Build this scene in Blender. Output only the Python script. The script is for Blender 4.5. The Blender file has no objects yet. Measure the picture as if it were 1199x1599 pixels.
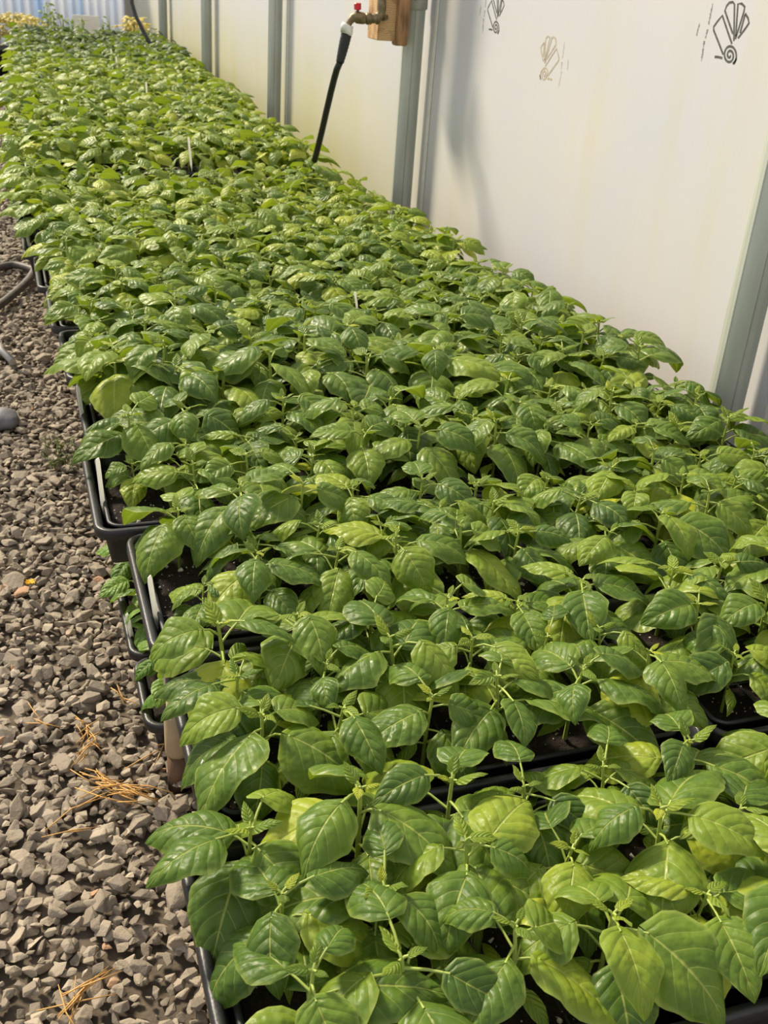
import bpy, bmesh, math, random
import numpy as np
from mathutils import Vector, Matrix

# ------------------------------------------------------------------ camera, light, exposure
scn = bpy.context.scene
COL = scn.collection
R = math.radians
FPX = 1640.0                      # focal length in pixels of a 1199 x 1599 frame
CH = 1.0                          # camera height over the gravel
AX = np.array([[0.94655278, -0.09195754, 0.30916283],
               [-0.31558479, -0.46213337, 0.8287575],
               [0.06666396, -0.88202979, -0.46645403]])   # world axes in camera axes (right, down, forward)
cam = bpy.data.cameras.new('camera')
cam.sensor_fit = 'AUTO'
cam.sensor_width = 36.0
cam.lens = FPX / 1599.0 * 36.0
cam.clip_start = 0.02
cam.dof.use_dof = True
cam.dof.focus_distance = 1.15
cam.dof.aperture_fstop = 20.0
cam_o = bpy.data.objects.new('camera', cam)
COL.objects.link(cam_o)
cx, cy, cz = AX[:, 0], -AX[:, 1], -AX[:, 2]
cam_o.matrix_world = Matrix(((cx[0], cy[0], cz[0], 0), (cx[1], cy[1], cz[1], 0), (cx[2], cy[2], cz[2], CH), (0, 0, 0, 1)))
scn.camera = cam_o

world = bpy.data.worlds.new('daylight')
scn.world = world
world.use_nodes = True
bg = world.node_tree.nodes['Background']
bg.inputs[0].default_value = (0.97, 0.97, 1.0, 1)
bg.inputs[1].default_value = 0.78
sun = bpy.data.lights.new('sun', 'SUN')
sun.energy = 6.3
sun.angle = R(9)
sun.color = (1.0, 0.88, 0.68)
sun_o = bpy.data.objects.new('sun', sun)
COL.objects.link(sun_o)
SUN_DIR = Vector((0.33, -0.62, -0.60)).normalized()     # from beyond the far end, over the aisle
sun_o.rotation_euler = SUN_DIR.to_track_quat('-Z', 'Y').to_euler()
sun_o.location = (-2, 6, 5)
scn.view_settings.view_transform = 'Standard'
scn.view_settings.look = 'None'
scn.view_settings.exposure = 0.0
scn.view_settings.gamma = 1.0
scn.view_settings.use_curve_mapping = False

rng = np.random.default_rng(7)
random.seed(7)


# ------------------------------------------------------------------ measuring helpers
def ray(px, py):
    return AX @ np.array([px - 599.5, py - 799.5, FPX])


def on_z(px, py, z):
    w = ray(px, py)
    return Vector(w * ((z - CH) / w[2])) + Vector((0, 0, CH))


def on_x(px, py, x):
    w = ray(px, py)
    return Vector(w * (x / w[0])) + Vector((0, 0, CH))


def on_y(px, py, y):
    w = ray(px, py)
    return Vector(w * (y / w[1])) + Vector((0, 0, CH))


def project(p):
    v = AX.T @ (np.array(p) - np.array([0, 0, CH]))
    return 599.5 + FPX * v[0] / v[2], 799.5 + FPX * v[1] / v[2], v[2]


# ------------------------------------------------------------------ object helpers
def mesh_np(name, verts, faces, uv=None, tint=None, smooth=True, mats=(), midx=None):
    """verts (n,3); faces: list/array of equal-length or ragged faces; uv per vertex; tint per vertex"""
    me = bpy.data.meshes.new(name)
    verts = np.asarray(verts, dtype=np.float32)
    if isinstance(faces, np.ndarray):
        k = faces.shape[1]
        loops = faces.ravel().astype(np.int32)
        tot = np.full(len(faces), k, np.int32)
    else:
        loops = np.array([i for f in faces for i in f], np.int32)
        tot = np.array([len(f) for f in faces], np.int32)
    start = np.concatenate([[0], np.cumsum(tot)[:-1]]).astype(np.int32)
    me.vertices.add(len(verts))
    me.vertices.foreach_set('co', verts.ravel())
    me.loops.add(len(loops))
    me.loops.foreach_set('vertex_index', loops)
    me.polygons.add(len(tot))
    me.polygons.foreach_set('loop_start', start)
    me.polygons.foreach_set('loop_total', tot)
    me.polygons.foreach_set('use_smooth', np.full(len(tot), smooth))
    if midx is not None:
        me.polygons.foreach_set('material_index', np.asarray(midx, np.int32))
    if uv is not None:
        l = me.uv_layers.new(name='UVMap')
        l.data.foreach_set('uv', np.asarray(uv, np.float32)[loops].ravel())
    if tint is not None:
        a = me.attributes.new('tint', 'FLOAT', 'POINT')
        a.data.foreach_set('value', np.asarray(tint, np.float32))
    me.update(calc_edges=True)
    me.validate()
    for m in mats:
        me.materials.append(m)
    return me


def link(name, data, parent=None, loc=None, rot=None):
    o = bpy.data.objects.new(name, data)
    COL.objects.link(o)
    if parent is not None:
        o.parent = parent
    if loc is not None:
        o.location = loc
    if rot is not None:
        o.rotation_euler = rot
    return o


def tag(o, label=None, cat=None, group=None, kind=None):
    if label:
        o['label'] = label
    if cat:
        o['category'] = cat
    if group:
        o['group'] = group
    if kind:
        o['kind'] = kind
    return o


def thing(name, label, cat, loc=(0, 0, 0), rz=0.0, group=None):
    o = link(name, None, None, loc, (0, 0, rz))
    o.empty_display_size = 0.03
    return tag(o, label, cat, group)


def bm_obj(name, bm, mat, parent=None, smooth=False, loc=None, bevel=0.0):
    if bevel:
        bmesh.ops.bevel(bm, geom=bm.edges[:], offset=bevel, segments=2, affect='EDGES', clamp_overlap=True)
    me = bpy.data.meshes.new(name)
    bm.to_mesh(me)
    bm.free()
    me.materials.append(mat)
    if smooth:
        for p in me.polygons:
            p.use_smooth = True
    return link(name, me, parent, loc)


def add_box(bm, lo, hi):
    lo, hi = Vector(lo), Vector(hi)
    r = bmesh.ops.create_cube(bm, size=1.0)
    for v in r['verts']:
        v.co = Vector([(lo[i] + hi[i]) / 2 + v.co[i] * (hi[i] - lo[i]) for i in range(3)])
    return r['verts']


def tube_np(pts, rad, sides=8, closed_ends=True):
    """swept tube through points with radius list -> verts, faces"""
    pts = [Vector(p) for p in pts]
    n = len(pts)
    if not hasattr(rad, '__len__'):
        rad = [rad] * n
    V, F = [], []
    ref = None
    for i, p in enumerate(pts):
        d = (pts[min(i + 1, n - 1)] - pts[max(i - 1, 0)]).normalized()
        if ref is None:
            ref = d.orthogonal().normalized()
        ref = (ref - d * ref.dot(d))
        ref = ref.normalized() if ref.length > 1e-6 else d.orthogonal().normalized()
        b = d.cross(ref)
        for k in range(sides):
            a = 2 * math.pi * k / sides
            V.append(tuple(p + (ref * math.cos(a) + b * math.sin(a)) * rad[i]))
    for i in range(n - 1):
        for k in range(sides):
            k2 = (k + 1) % sides
            F.append((i * sides + k, i * sides + k2, (i + 1) * sides + k2, (i + 1) * sides + k))
    if closed_ends:
        F.append(tuple(range(sides))[::-1])
        F.append(tuple((n - 1) * sides + k for k in range(sides)))
    return V, F


def tube_obj(name, pts, rad, mat, parent=None, sides=14, smooth=True):
    V, F = tube_np(pts, rad, sides)
    me = mesh_np(name, V, F, mats=[mat], smooth=smooth)
    if smooth:
        sm = np.ones(len(F), bool)
        sm[-2:] = False
        me.polygons.foreach_set('use_smooth', sm)
    return link(name, me, parent)


def rr_ring(x0, x1, y0, y1, r, seg=5):
    P = []
    for (cx_, cy_, a0) in ((x1 - r, y1 - r, 0), (x0 + r, y1 - r, 90), (x0 + r, y0 + r, 180), (x1 - r, y0 + r, 270)):
        for k in range(seg + 1):
            a = R(a0 + 90 * k / seg)
            P.append((cx_ + r * math.cos(a), cy_ + r * math.sin(a)))
    return P


def rr_loft(x0, x1, y0, y1, r, prof, seg=5):
    """rounded-rectangle rings from a profile of (inset, z)"""
    V, F = [], []
    n = 4 * (seg + 1)
    for (ins, z) in prof:
        for (x, y) in rr_ring(x0 + ins, x1 - ins, y0 + ins, y1 - ins, max(r - ins, 0.003), seg):
            V.append((x, y, z))
    for i in range(len(prof) - 1):
        for k in range(n):
            k2 = (k + 1) % n
            F.append((i * n + k, i * n + k2, (i + 1) * n + k2, (i + 1) * n + k))
    F.append(tuple(range(n))[::-1])
    F.append(tuple((len(prof) - 1) * n + k for k in range(n)))
    return V, F


# ------------------------------------------------------------------ materials
def new_mat(name):
    m = bpy.data.materials.new(name)
    m.use_nodes = True
    nt = m.node_tree
    b = nt.nodes['Principled BSDF']
    return m, nt, b


def N(nt, t, **kw):
    n = nt.nodes.new(t)
    for k, v in kw.items():
        setattr(n, k, v)
    return n


def math_n(nt, op, a, b=None, c=None, clamp=False):
    n = nt.nodes.new('ShaderNodeMath')
    n.operation = op
    n.use_clamp = clamp
    for i, x in enumerate((a, b, c)):
        if x is None:
            continue
        if isinstance(x, (int, float)):
            n.inputs[i].default_value = x
        else:
            nt.links.new(x, n.inputs[i])
    return n.outputs[0]


def mixc(nt, f, a, b):
    n = nt.nodes.new('ShaderNodeMix')
    n.data_type = 'RGBA'
    for s, x in ((0, f), (6, a), (7, b)):
        if isinstance(x, (int, float)):
            n.inputs[s].default_value = x
        elif isinstance(x, tuple):
            n.inputs[s].default_value = (*x, 1) if len(x) == 3 else x
        else:
            nt.links.new(x, n.inputs[s])
    return n.outputs[2]


def ramp(nt, fac, stops):
    n = nt.nodes.new('ShaderNodeValToRGB')
    e = n.color_ramp.elements
    while len(e) < len(stops):
        e.new(0.5)
    for i, (p, c) in enumerate(stops):
        e[i].position = p
        e[i].color = (*c, 1)
    nt.links.new(fac, n.inputs[0])
    return n.outputs[0]


def noise(nt, vec, scale, detail=3.0, rough=0.5):
    n = nt.nodes.new('ShaderNodeTexNoise')
    n.inputs['Scale'].default_value = scale
    n.inputs['Detail'].default_value = detail
    n.inputs['Roughness'].default_value = rough
    if vec is not None:
        nt.links.new(vec, n.inputs['Vector'])
    return n.outputs['Fac']


def mapping(nt, vec, scale=(1, 1, 1), rot=(0, 0, 0)):
    n = nt.nodes.new('ShaderNodeMapping')
    n.inputs['Scale'].default_value = scale
    n.inputs['Rotation'].default_value = rot
    nt.links.new(vec, n.inputs['Vector'])
    return n.outputs[0]


def simple(name, col, rough=0.5, metal=0.0, var=0.12, nscale=60, bump=0.0, bscale=200, stretch=None, spec=None):
    m, nt, b = new_mat(name)
    tc = N(nt, 'ShaderNodeTexCoord').outputs['Object']
    if stretch:
        tc = mapping(nt, tc, stretch)
    nz = noise(nt, tc, nscale)
    dark = tuple(c * (1 - var) for c in col)
    lite = tuple(min(1, c * (1 + var)) for c in col)
    nt.links.new(ramp(nt, nz, [(0.3, dark), (0.7, lite)]), b.inputs['Base Color'])
    b.inputs['Roughness'].default_value = rough
    b.inputs['Metallic'].default_value = metal
    if spec is not None:
        b.inputs['Specular IOR Level'].default_value = spec
    if bump:
        bp = N(nt, 'ShaderNodeBump')
        bp.inputs['Strength'].default_value = bump
        bp.inputs['Distance'].default_value = 0.002
        nt.links.new(noise(nt, tc, bscale), bp.inputs['Height'])
        nt.links.new(bp.outputs[0], b.inputs['Normal'])
    return m


def leaf_material(name='pepper_leaf', stops=None, trans=0.30, vein=(0.50, 0.56, 0.14)):
    m, nt, b = new_mat(name)
    L = nt.links
    uvn = N(nt, 'ShaderNodeUVMap')
    uvn.uv_map = 'UVMap'
    sep = N(nt, 'ShaderNodeSeparateXYZ')
    L.new(uvn.outputs[0], sep.inputs[0])
    u, v = sep.outputs[0], sep.outputs[1]
    au = math_n(nt, 'ABSOLUTE', math_n(nt, 'MULTIPLY_ADD', u, 2.0, -1.0))
    # side veins run outward and forward
    s = math_n(nt, 'MULTIPLY', math_n(nt, 'SUBTRACT', v, math_n(nt, 'MULTIPLY', math_n(nt, 'POWER', au, 1.15), 0.34)), 5.6)
    tcn = N(nt, 'ShaderNodeTexCoord').outputs['Object']
    s = math_n(nt, 'ADD', s, math_n(nt, 'MULTIPLY', noise(nt, tcn, 30, 1), 0.5))
    fr = math_n(nt, 'ABSOLUTE', math_n(nt, 'SUBTRACT', math_n(nt, 'FRACT', s), 0.5))      # 0 on a vein
    side = math_n(nt, 'SUBTRACT', 1.0, math_n(nt, 'DIVIDE', fr, 0.05), clamp=True)
    side = math_n(nt, 'MULTIPLY', side, math_n(nt, 'SUBTRACT', 1.15, au, clamp=True))
    mid = math_n(nt, 'SUBTRACT', 1.0, math_n(nt, 'DIVIDE', au, 0.05), clamp=True)
    veins = math_n(nt, 'MAXIMUM', math_n(nt, 'MULTIPLY', side, 0.6), mid)
    att = N(nt, 'ShaderNodeAttribute')
    att.attribute_name = 'tint'
    oi = N(nt, 'ShaderNodeObjectInfo')
    sepc = N(nt, 'ShaderNodeSeparateColor')
    L.new(oi.outputs['Color'], sepc.inputs[0])
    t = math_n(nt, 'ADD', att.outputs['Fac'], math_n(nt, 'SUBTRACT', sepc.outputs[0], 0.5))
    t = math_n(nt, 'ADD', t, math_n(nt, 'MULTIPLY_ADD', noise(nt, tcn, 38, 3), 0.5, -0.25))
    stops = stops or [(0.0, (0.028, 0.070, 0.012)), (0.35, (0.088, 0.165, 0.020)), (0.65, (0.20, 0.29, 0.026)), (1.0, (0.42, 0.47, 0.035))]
    col = ramp(nt, t, stops)
    # paler leaf margin
    edge = math_n(nt, 'MULTIPLY', math_n(nt, 'SUBTRACT', au, 0.86, clamp=True), 2.2)
    col = mixc(nt, edge, col, vein)
    col = mixc(nt, math_n(nt, 'MULTIPLY', veins, 0.78), col, vein)
    L.new(col, b.inputs['Base Color'])
    L.new(math_n(nt, 'MULTIPLY_ADD', noise(nt, tcn, 55, 3), 0.5, 0.20), b.inputs['Roughness'])
    b.inputs['Specular IOR Level'].default_value = 0.34
    puck = math_n(nt, 'MULTIPLY', math_n(nt, 'SMOOTH_MIN', math_n(nt, 'MULTIPLY', fr, 3.0), 1.0, 0.4), 0.55)
    vor = N(nt, 'ShaderNodeTexVoronoi')
    vor.feature = 'SMOOTH_F1'
    vor.inputs['Scale'].default_value = 150
    L.new(tcn, vor.inputs['Vector'])
    h = math_n(nt, 'ADD', puck, math_n(nt, 'MULTIPLY', vor.outputs['Distance'], 0.9))
    h = math_n(nt, 'ADD', h, math_n(nt, 'MULTIPLY', noise(nt, tcn, 90, 2), 0.9))
    h = math_n(nt, 'SUBTRACT', h, math_n(nt, 'MULTIPLY', mid, 0.5))
    bp = N(nt, 'ShaderNodeBump')
    bp.inputs['Strength'].default_value = 0.85
    bp.inputs['Distance'].default_value = 0.0016
    L.new(h, bp.inputs['Height'])
    L.new(bp.outputs[0], b.inputs['Normal'])
    tr = N(nt, 'ShaderNodeBsdfTranslucent')
    hs = mixc(nt, 0.55, col, (0.38, 0.52, 0.02))
    L.new(hs, tr.inputs['Color'])
    mx = N(nt, 'ShaderNodeMixShader')
    mx.inputs[0].default_value = trans
    L.new(b.outputs[0], mx.inputs[1])
    L.new(tr.outputs[0], mx.inputs[2])
    L.new(mx.outputs[0], nt.nodes['Material Output'].inputs['Surface'])
    return m


M = {}
M['leaf'] = leaf_material()
M['leaf_low'] = leaf_material('young_pepper_leaf', [(0.0, (0.06, 0.14, 0.02)), (0.4, (0.13, 0.26, 0.035)), (0.7, (0.22, 0.37, 0.05)), (1.0, (0.34, 0.50, 0.07))])
M['leaf_yellow'] = leaf_material('yellow_leaf', [(0.0, (0.35, 0.30, 0.06)), (0.5, (0.70, 0.52, 0.10)), (1.0, (0.85, 0.72, 0.22))], vein=(0.8, 0.7, 0.3))
M['stem'] = simple('green_stem', (0.30, 0.38, 0.07), 0.5, var=0.25, nscale=40)
M['black'] = simple('black_plastic', (0.016, 0.017, 0.019), 0.42, var=0.3, nscale=35, bump=0.15, bscale=300)
M['insert'] = simple('charcoal_insert_plastic', (0.024, 0.026, 0.029), 0.5, var=0.3, nscale=50, bump=0.1)
M['white_tag'] = simple('white_tag_plastic', (0.90, 0.89, 0.86), 0.45, var=0.05, nscale=100)
_m = M['white_tag']
_nt = _m.node_tree
_tr = _nt.nodes.new('ShaderNodeBsdfTranslucent')
_tr.inputs['Color'].default_value = (0.95, 0.94, 0.90, 1)
_mx = _nt.nodes.new('ShaderNodeMixShader')
_mx.inputs[0].default_value = 0.5
_nt.links.new(_nt.nodes['Principled BSDF'].outputs[0], _mx.inputs[1])
_nt.links.new(_tr.outputs[0], _mx.inputs[2])
_nt.links.new(_mx.outputs[0], _nt.nodes['Material Output'].inputs['Surface'])
M['perlite'] = simple('perlite', (0.74, 0.70, 0.62), 0.9, var=0.15, nscale=300)
M['galv'] = simple('galvanised_steel', (0.50, 0.52, 0.46), 0.5, metal=0.25, var=0.18, nscale=22, bump=0.06, stretch=(1, 1, 0.12))
M['brass'] = simple('weathered_brass', (0.20, 0.155, 0.085), 0.45, metal=0.7, var=0.35, nscale=70, bump=0.3)
M['red'] = simple('red_handle', (0.62, 0.02, 0.025), 0.4, var=0.1)
M['white'] = simple('white_pvc', (0.78, 0.76, 0.68), 0.4, var=0.06)
M['hose'] = simple('black_hose_rubber', (0.014, 0.015, 0.015), 0.5, var=0.3, nscale=60, bump=0.3, bscale=150)
M['tape'] = simple('black_tape', (0.02, 0.021, 0.021), 0.55, var=0.4, nscale=90, bump=0.8, bscale=160)
M['tan'] = simple('tan_leg', (0.36, 0.27, 0.16), 0.6, var=0.2, nscale=25, bump=0.2)
M['brown'] = simple('brown_wood', (0.13, 0.075, 0.04), 0.8, var=0.3, nscale=30, bump=0.4)
M['greywood'] = simple('grey_wood', (0.20, 0.17, 0.13), 0.8, var=0.25, nscale=18, bump=0.4, stretch=(8, 0.6, 8))
M['wire'] = simple('dull_wire', (0.15, 0.15, 0.15), 0.5, metal=0.6)
M['straw'] = simple('dry_straw', (0.60, 0.34, 0.10), 0.7, var=0.3, nscale=60)
M['petal'] = simple('yellow_petal', (0.85, 0.48, 0.02), 0.6, var=0.1)
M['weed'] = simple('weed_green', (0.16, 0.20, 0.06), 0.7, var=0.3)
M['brown_leaf'] = simple('withered_leaf', (0.28, 0.15, 0.05), 0.7, var=0.35, nscale=60)
M['ink'] = simple('grey_ink', (0.09, 0.085, 0.075), 0.7, var=0.5, nscale=160)
M['faint_ink'] = simple('faded_brown_ink', (0.47, 0.40, 0.29), 0.8, var=0.22, nscale=160)
M['grey_hose'] = simple('grey_brown_hose', (0.10, 0.085, 0.075), 0.6, var=0.3)
M['terracotta'] = simple('terracotta', (0.55, 0.26, 0.14), 0.8, var=0.15)
M['board'] = simple('white_board', (0.93, 0.90, 0.84), 0.6, var=0.04)
M['steel_pipe'] = simple('dull_pipe', (0.42, 0.40, 0.38), 0.45, metal=0.3)

# lumber with growth-ring grain
m, nt, b = new_mat('sawn_lumber')
tc = N(nt, 'ShaderNodeTexCoord').outputs['Object']
wv = N(nt, 'ShaderNodeTexWave')
wv.bands_direction = 'Z'
wv.inputs['Scale'].default_value = 55
wv.inputs['Distortion'].default_value = 7
wv.inputs['Detail'].default_value = 3
nt.links.new(tc, wv.inputs['Vector'])
c = mixc(nt, wv.outputs['Fac'], (0.50, 0.30, 0.13), (0.66, 0.44, 0.22))
nt.links.new(mixc(nt, ramp(nt, noise(nt, tc, 16, 4), [(0.5, (0, 0, 0)), (0.68, (1, 1, 1))]), c, (0.24, 0.11, 0.04)), b.inputs['Base Color'])
b.inputs['Roughness'].default_value = 0.75
M['lumber'] = m
M['lumber_dark'] = simple('knotty_lumber', (0.33, 0.18, 0.08), 0.75, var=0.45, nscale=28, bump=0.4, stretch=(3, 3, 0.7))

# potting soil
m, nt, b = new_mat('potting_soil')
tc = N(nt, 'ShaderNodeTexCoord').outputs['Object']
nt.links.new(ramp(nt, noise(nt, tc, 240, 4, 0.7), [(0.3, (0.006, 0.004, 0.003)), (0.55, (0.022, 0.013, 0.009)), (0.75, (0.065, 0.038, 0.022))]), b.inputs['Base Color'])
b.inputs['Roughness'].default_value = 0.95
bp = N(nt, 'ShaderNodeBump')
bp.inputs['Strength'].default_value = 1.0
bp.inputs['Distance'].default_value = 0.004
nt.links.new(noise(nt, tc, 300, 4, 0.7), bp.inputs['Height'])
nt.links.new(bp.outputs[0], b.inputs['Normal'])
M['soil'] = m

# stones, colour chosen per stone
m, nt, b = new_mat('gravel_stone')
tc = N(nt, 'ShaderNodeTexCoord').outputs['Object']
att = N(nt, 'ShaderNodeAttribute')
att.attribute_name = 'tint'
c = ramp(nt, att.outputs['Fac'], [(0.0, (0.12, 0.10, 0.075)), (0.35, (0.26, 0.215, 0.16)), (0.65, (0.38, 0.32, 0.24)), (0.9, (0.53, 0.45, 0.34)), (0.96, (0.50, 0.31, 0.17)), (1.0, (0.52, 0.27, 0.13))])
c = mixc(nt, math_n(nt, 'MULTIPLY', noise(nt, tc, 70, 5, 0.7), 0.75), c, (0.27, 0.22, 0.165))
nt.links.new(c, b.inputs['Base Color'])
b.inputs['Roughness'].default_value = 0.85
bp = N(nt, 'ShaderNodeBump')
bp.inputs['Strength'].default_value = 0.7
bp.inputs['Distance'].default_value = 0.003
nt.links.new(noise(nt, tc, 130, 5, 0.65), bp.inputs['Height'])
nt.links.new(bp.outputs[0], b.inputs['Normal'])
M['stone'] = m

# ground dirt
M['dirt'] = simple('dark_dirt', (0.11, 0.085, 0.06), 0.95, var=0.35, nscale=40, bump=1.0, bscale=120)

# right wall: smooth off-white board with faint vertical brushing and algae stains
m, nt, b = new_mat('white_wall_board')
tc = N(nt, 'ShaderNodeTexCoord').outputs['Object']
base = ramp(nt, noise(nt, tc, 1.6, 3), [(0.35, (0.60, 0.61, 0.655)), (0.65, (0.665, 0.64, 0.625))])
fine = noise(nt, mapping(nt, tc, (1, 130, 4)), 3.0, 3, 0.6)
base = mixc(nt, math_n(nt, 'MULTIPLY', ramp(nt, fine, [(0.35, (1, 1, 1)), (0.6, (0, 0, 0))]), 0.16), base, (0.58, 0.57, 0.53))
st = noise(nt, mapping(nt, tc, (1, 5, 0.7)), 1.3, 4, 0.55)
st = ramp(nt, st, [(0.52, (0, 0, 0)), (0.72, (1, 1, 1))])
base = mixc(nt, math_n(nt, 'MULTIPLY', st, 0.30), base, (0.60, 0.56, 0.34))
gm = N(nt, 'ShaderNodeSeparateXYZ')
nt.links.new(tc, gm.inputs[0])
low = math_n(nt, 'MULTIPLY', math_n(nt, 'SUBTRACT', 0.75, gm.outputs[2], clamp=True), 1.6, clamp=True)
far = math_n(nt, 'MULTIPLY', math_n(nt, 'SUBTRACT', gm.outputs[1], 2.5, clamp=False), 0.5, clamp=True)
gs = math_n(nt, 'MULTIPLY', math_n(nt, 'MULTIPLY', low, far), noise(nt, mapping(nt, tc, (1, 2.2, 0.8)), 1.4, 3))
base = mixc(nt, math_n(nt, 'MULTIPLY', gs, 1.7, clamp=True), base, (0.55, 0.52, 0.16))
nt.links.new(base, b.inputs['Base Color'])
b.inputs['Roughness'].default_value = 0.5
bp = N(nt, 'ShaderNodeBump')
bp.inputs['Strength'].default_value = 0.15
bp.inputs['Distance'].default_value = 0.001
nt.links.new(fine, bp.inputs['Height'])
nt.links.new(bp.outputs[0], b.inputs['Normal'])
M['wall'] = m

# far wall: corrugated blue-white translucent sheet
m, nt, b = new_mat('corrugated_sheet')
tc = N(nt, 'ShaderNodeTexCoord').outputs['Object']
c = ramp(nt, noise(nt, mapping(nt, tc, (1.0, 1, 0.05)), 3.5, 2), [(0.40, (0.66, 0.80, 0.98)), (0.54, (0.93, 0.95, 0.98))])
nt.links.new(c, b.inputs['Base Color'])
b.inputs['Roughness'].default_value = 0.4
tr = N(nt, 'ShaderNodeBsdfTranslucent')
nt.links.new(c, tr.inputs['Color'])
mx = N(nt, 'ShaderNodeMixShader')
mx.inputs[0].default_value = 0.6
nt.links.new(b.outputs[0], mx.inputs[1])
nt.links.new(tr.outputs[0], mx.inputs[2])
nt.links.new(mx.outputs[0], nt.nodes['Material Output'].inputs['Surface'])
M['sheet'] = m

# ------------------------------------------------------------------ setting
WX = 1.26          # inner face of the right wall
ENDY = 11.2        # far wall
RIM = 0.30         # tray rim height
bm = bmesh.new()
bmesh.ops.create_grid(bm, x_segments=60, y_segments=160, size=1.0)
for v in bm.verts:
    v.co = Vector((-0.2 + v.co.x * 1.46, 5.3 + v.co.y * 5.95, 0.004 * math.sin(v.co.x * 40) * math.sin(v.co.y * 70) - 0.006))
tag(bm_obj('floor', bm, M['dirt'], smooth=True), kind='structure')

bm = bmesh.new()
add_box(bm, (WX, -0.6, -0.02), (WX + 0.02, ENDY, 1.9))
wall = tag(bm_obj('wall_right', bm, M['wall']), kind='structure')

# far wall as real corrugations with thickness
n = 420
xs = np.linspace(-1.66, WX, n)
ys = ENDY + 0.012 * np.sin(xs * 2 * math.pi / 0.076)
V = []
for off in (0.0, 0.003):
    for z in (0.0, 1.75):
        V += [(x, y + off, z) for x, y in zip(xs, ys)]
V = np.array(V)
F = []
for i in range(n - 1):
    F += [(i, i + 1, n + i + 1, n + i), (2 * n + i + 1, 2 * n + i, 3 * n + i, 3 * n + i + 1),
          (n + i, n + i + 1, 3 * n + i + 1, 3 * n + i), (i + 1, i, 2 * n + i, 2 * n + i + 1)]
F += [(0, n, 3 * n, 2 * n), (n - 1, 3 * n - 1, 4 * n - 1, 2 * n - 1)]
tag(link('wall_back', mesh_np('wall_back', V, np.array(F), mats=[M['sheet']])), kind='structure')

# wall panel joint strips
POSTS = [1.50, 3.31, 5.14, 6.93, 8.80]
for i, y in enumerate(POSTS):
    bm = bmesh.new()
    add_box(bm, (WX - 0.006, y - 0.080, 0.0), (WX - 0.0005, y - 0.062, 1.88))
    tag(bm_obj('trim_%d' % (i + 1), bm, M['white'], bevel=0.0015), kind='structure')


# ------------------------------------------------------------------ posts
def post_mesh(r, h):
    prof = []
    for k in range(12):                     # six flats with a shallow groove in each
        a = 2 * math.pi * k / 12 + R(15)
        for da, f in ((-0.17, 1.0), (-0.05, 1.02), (0.0, 0.955), (0.05, 1.02), (0.17, 1.0)) if k % 2 == 0 else ((-0.15, 1.0), (0.15, 1.0)):
            prof.append((r * f * math.cos(a + da), r * f * math.sin(a + da)))
    n_ = len(prof)
    V = [(x, y, 0.0) for x, y in prof] + [(x, y, h) for x, y in prof]
    F = [(k, (k + 1) % n_, n_ + (k + 1) % n_, n_ + k) for k in range(n_)]
    F += [tuple(range(n_))[::-1], tuple(range(n_, 2 * n_))]
    return mesh_np('post', V, F, mats=[M['galv']], smooth=False)


pm = post_mesh(0.033, 1.88)
plabels = ['galvanised ribbed post at the right edge, nearest of the wall posts',
           'galvanised ribbed post carrying the wooden block and brass tap',
           'galvanised post against the white wall, first beyond the brass tap',
           'slim grey post against the wall, second beyond the brass tap',
           'thin grey post against the wall, farthest one before the corner']
for y, lb in zip(POSTS, plabels):
    t = thing('wall_post', lb, 'post', (WX - 0.048, y, 0), group='posts along the white wall')
    link('pipe', pm, t)
    if abs(y - 3.31) < 0.01:
        V, F = tube_np([(0, 0, 0.865), (0, 0, 0.868), (0, 0, 0.93), (0, 0, 0.933)], [0.034, 0.038, 0.038, 0.034], 20)
        link('collar', mesh_np('collar', V, F, mats=[M['galv']]), t)
        V, F = tube_np([(-0.01, -0.036, 0.895), (-0.012, -0.046, 0.895)], 0.006, 6)
        link('collar_bolt', mesh_np('collar_bolt', V, F, mats=[M['galv']]), t)
p = on_y(203, 20, ENDY - 0.1)
t = thing('corner_post', 'narrow beige grey post where the white wall meets the blue sheet wall', 'post', (WX - 0.045, ENDY - 0.07, 0))
V, F = rr_loft(-0.04, 0.04, -0.04, 0.04, 0.006, [(0, 0.0), (0, 1.8)], 2)
link('pipe', mesh_np('pipe', V, F, mats=[M['steel_pipe']], smooth=False), t)


# printed marks on the wall board
def ribbon(pts, w, V, F):
    """flat stroke in the (y, z) plane, slightly proud of the wall"""
    pts = [np.array(p, float) for p in pts]
    b0 = len(V)
    for i, p in enumerate(pts):
        d = pts[min(i + 1, len(pts) - 1)] - pts[max(i - 1, 0)]
        d = d / (np.linalg.norm(d) + 1e-9)
        nn = np.array([-d[1], d[0]]) * w / 2
        for q in (p + nn, p - nn):
            V.append((-0.0004, q[0], q[1]))
    for i in range(len(pts) - 1):
        a = b0 + 2 * i
        F.append((a, a + 1, a + 3, a + 2))


def crop_to_wall(cxp, cyp):
    q = on_x(1040 + cxp / 7.54, cyp / 7.54, WX)
    return (q.y, q.z)


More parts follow.
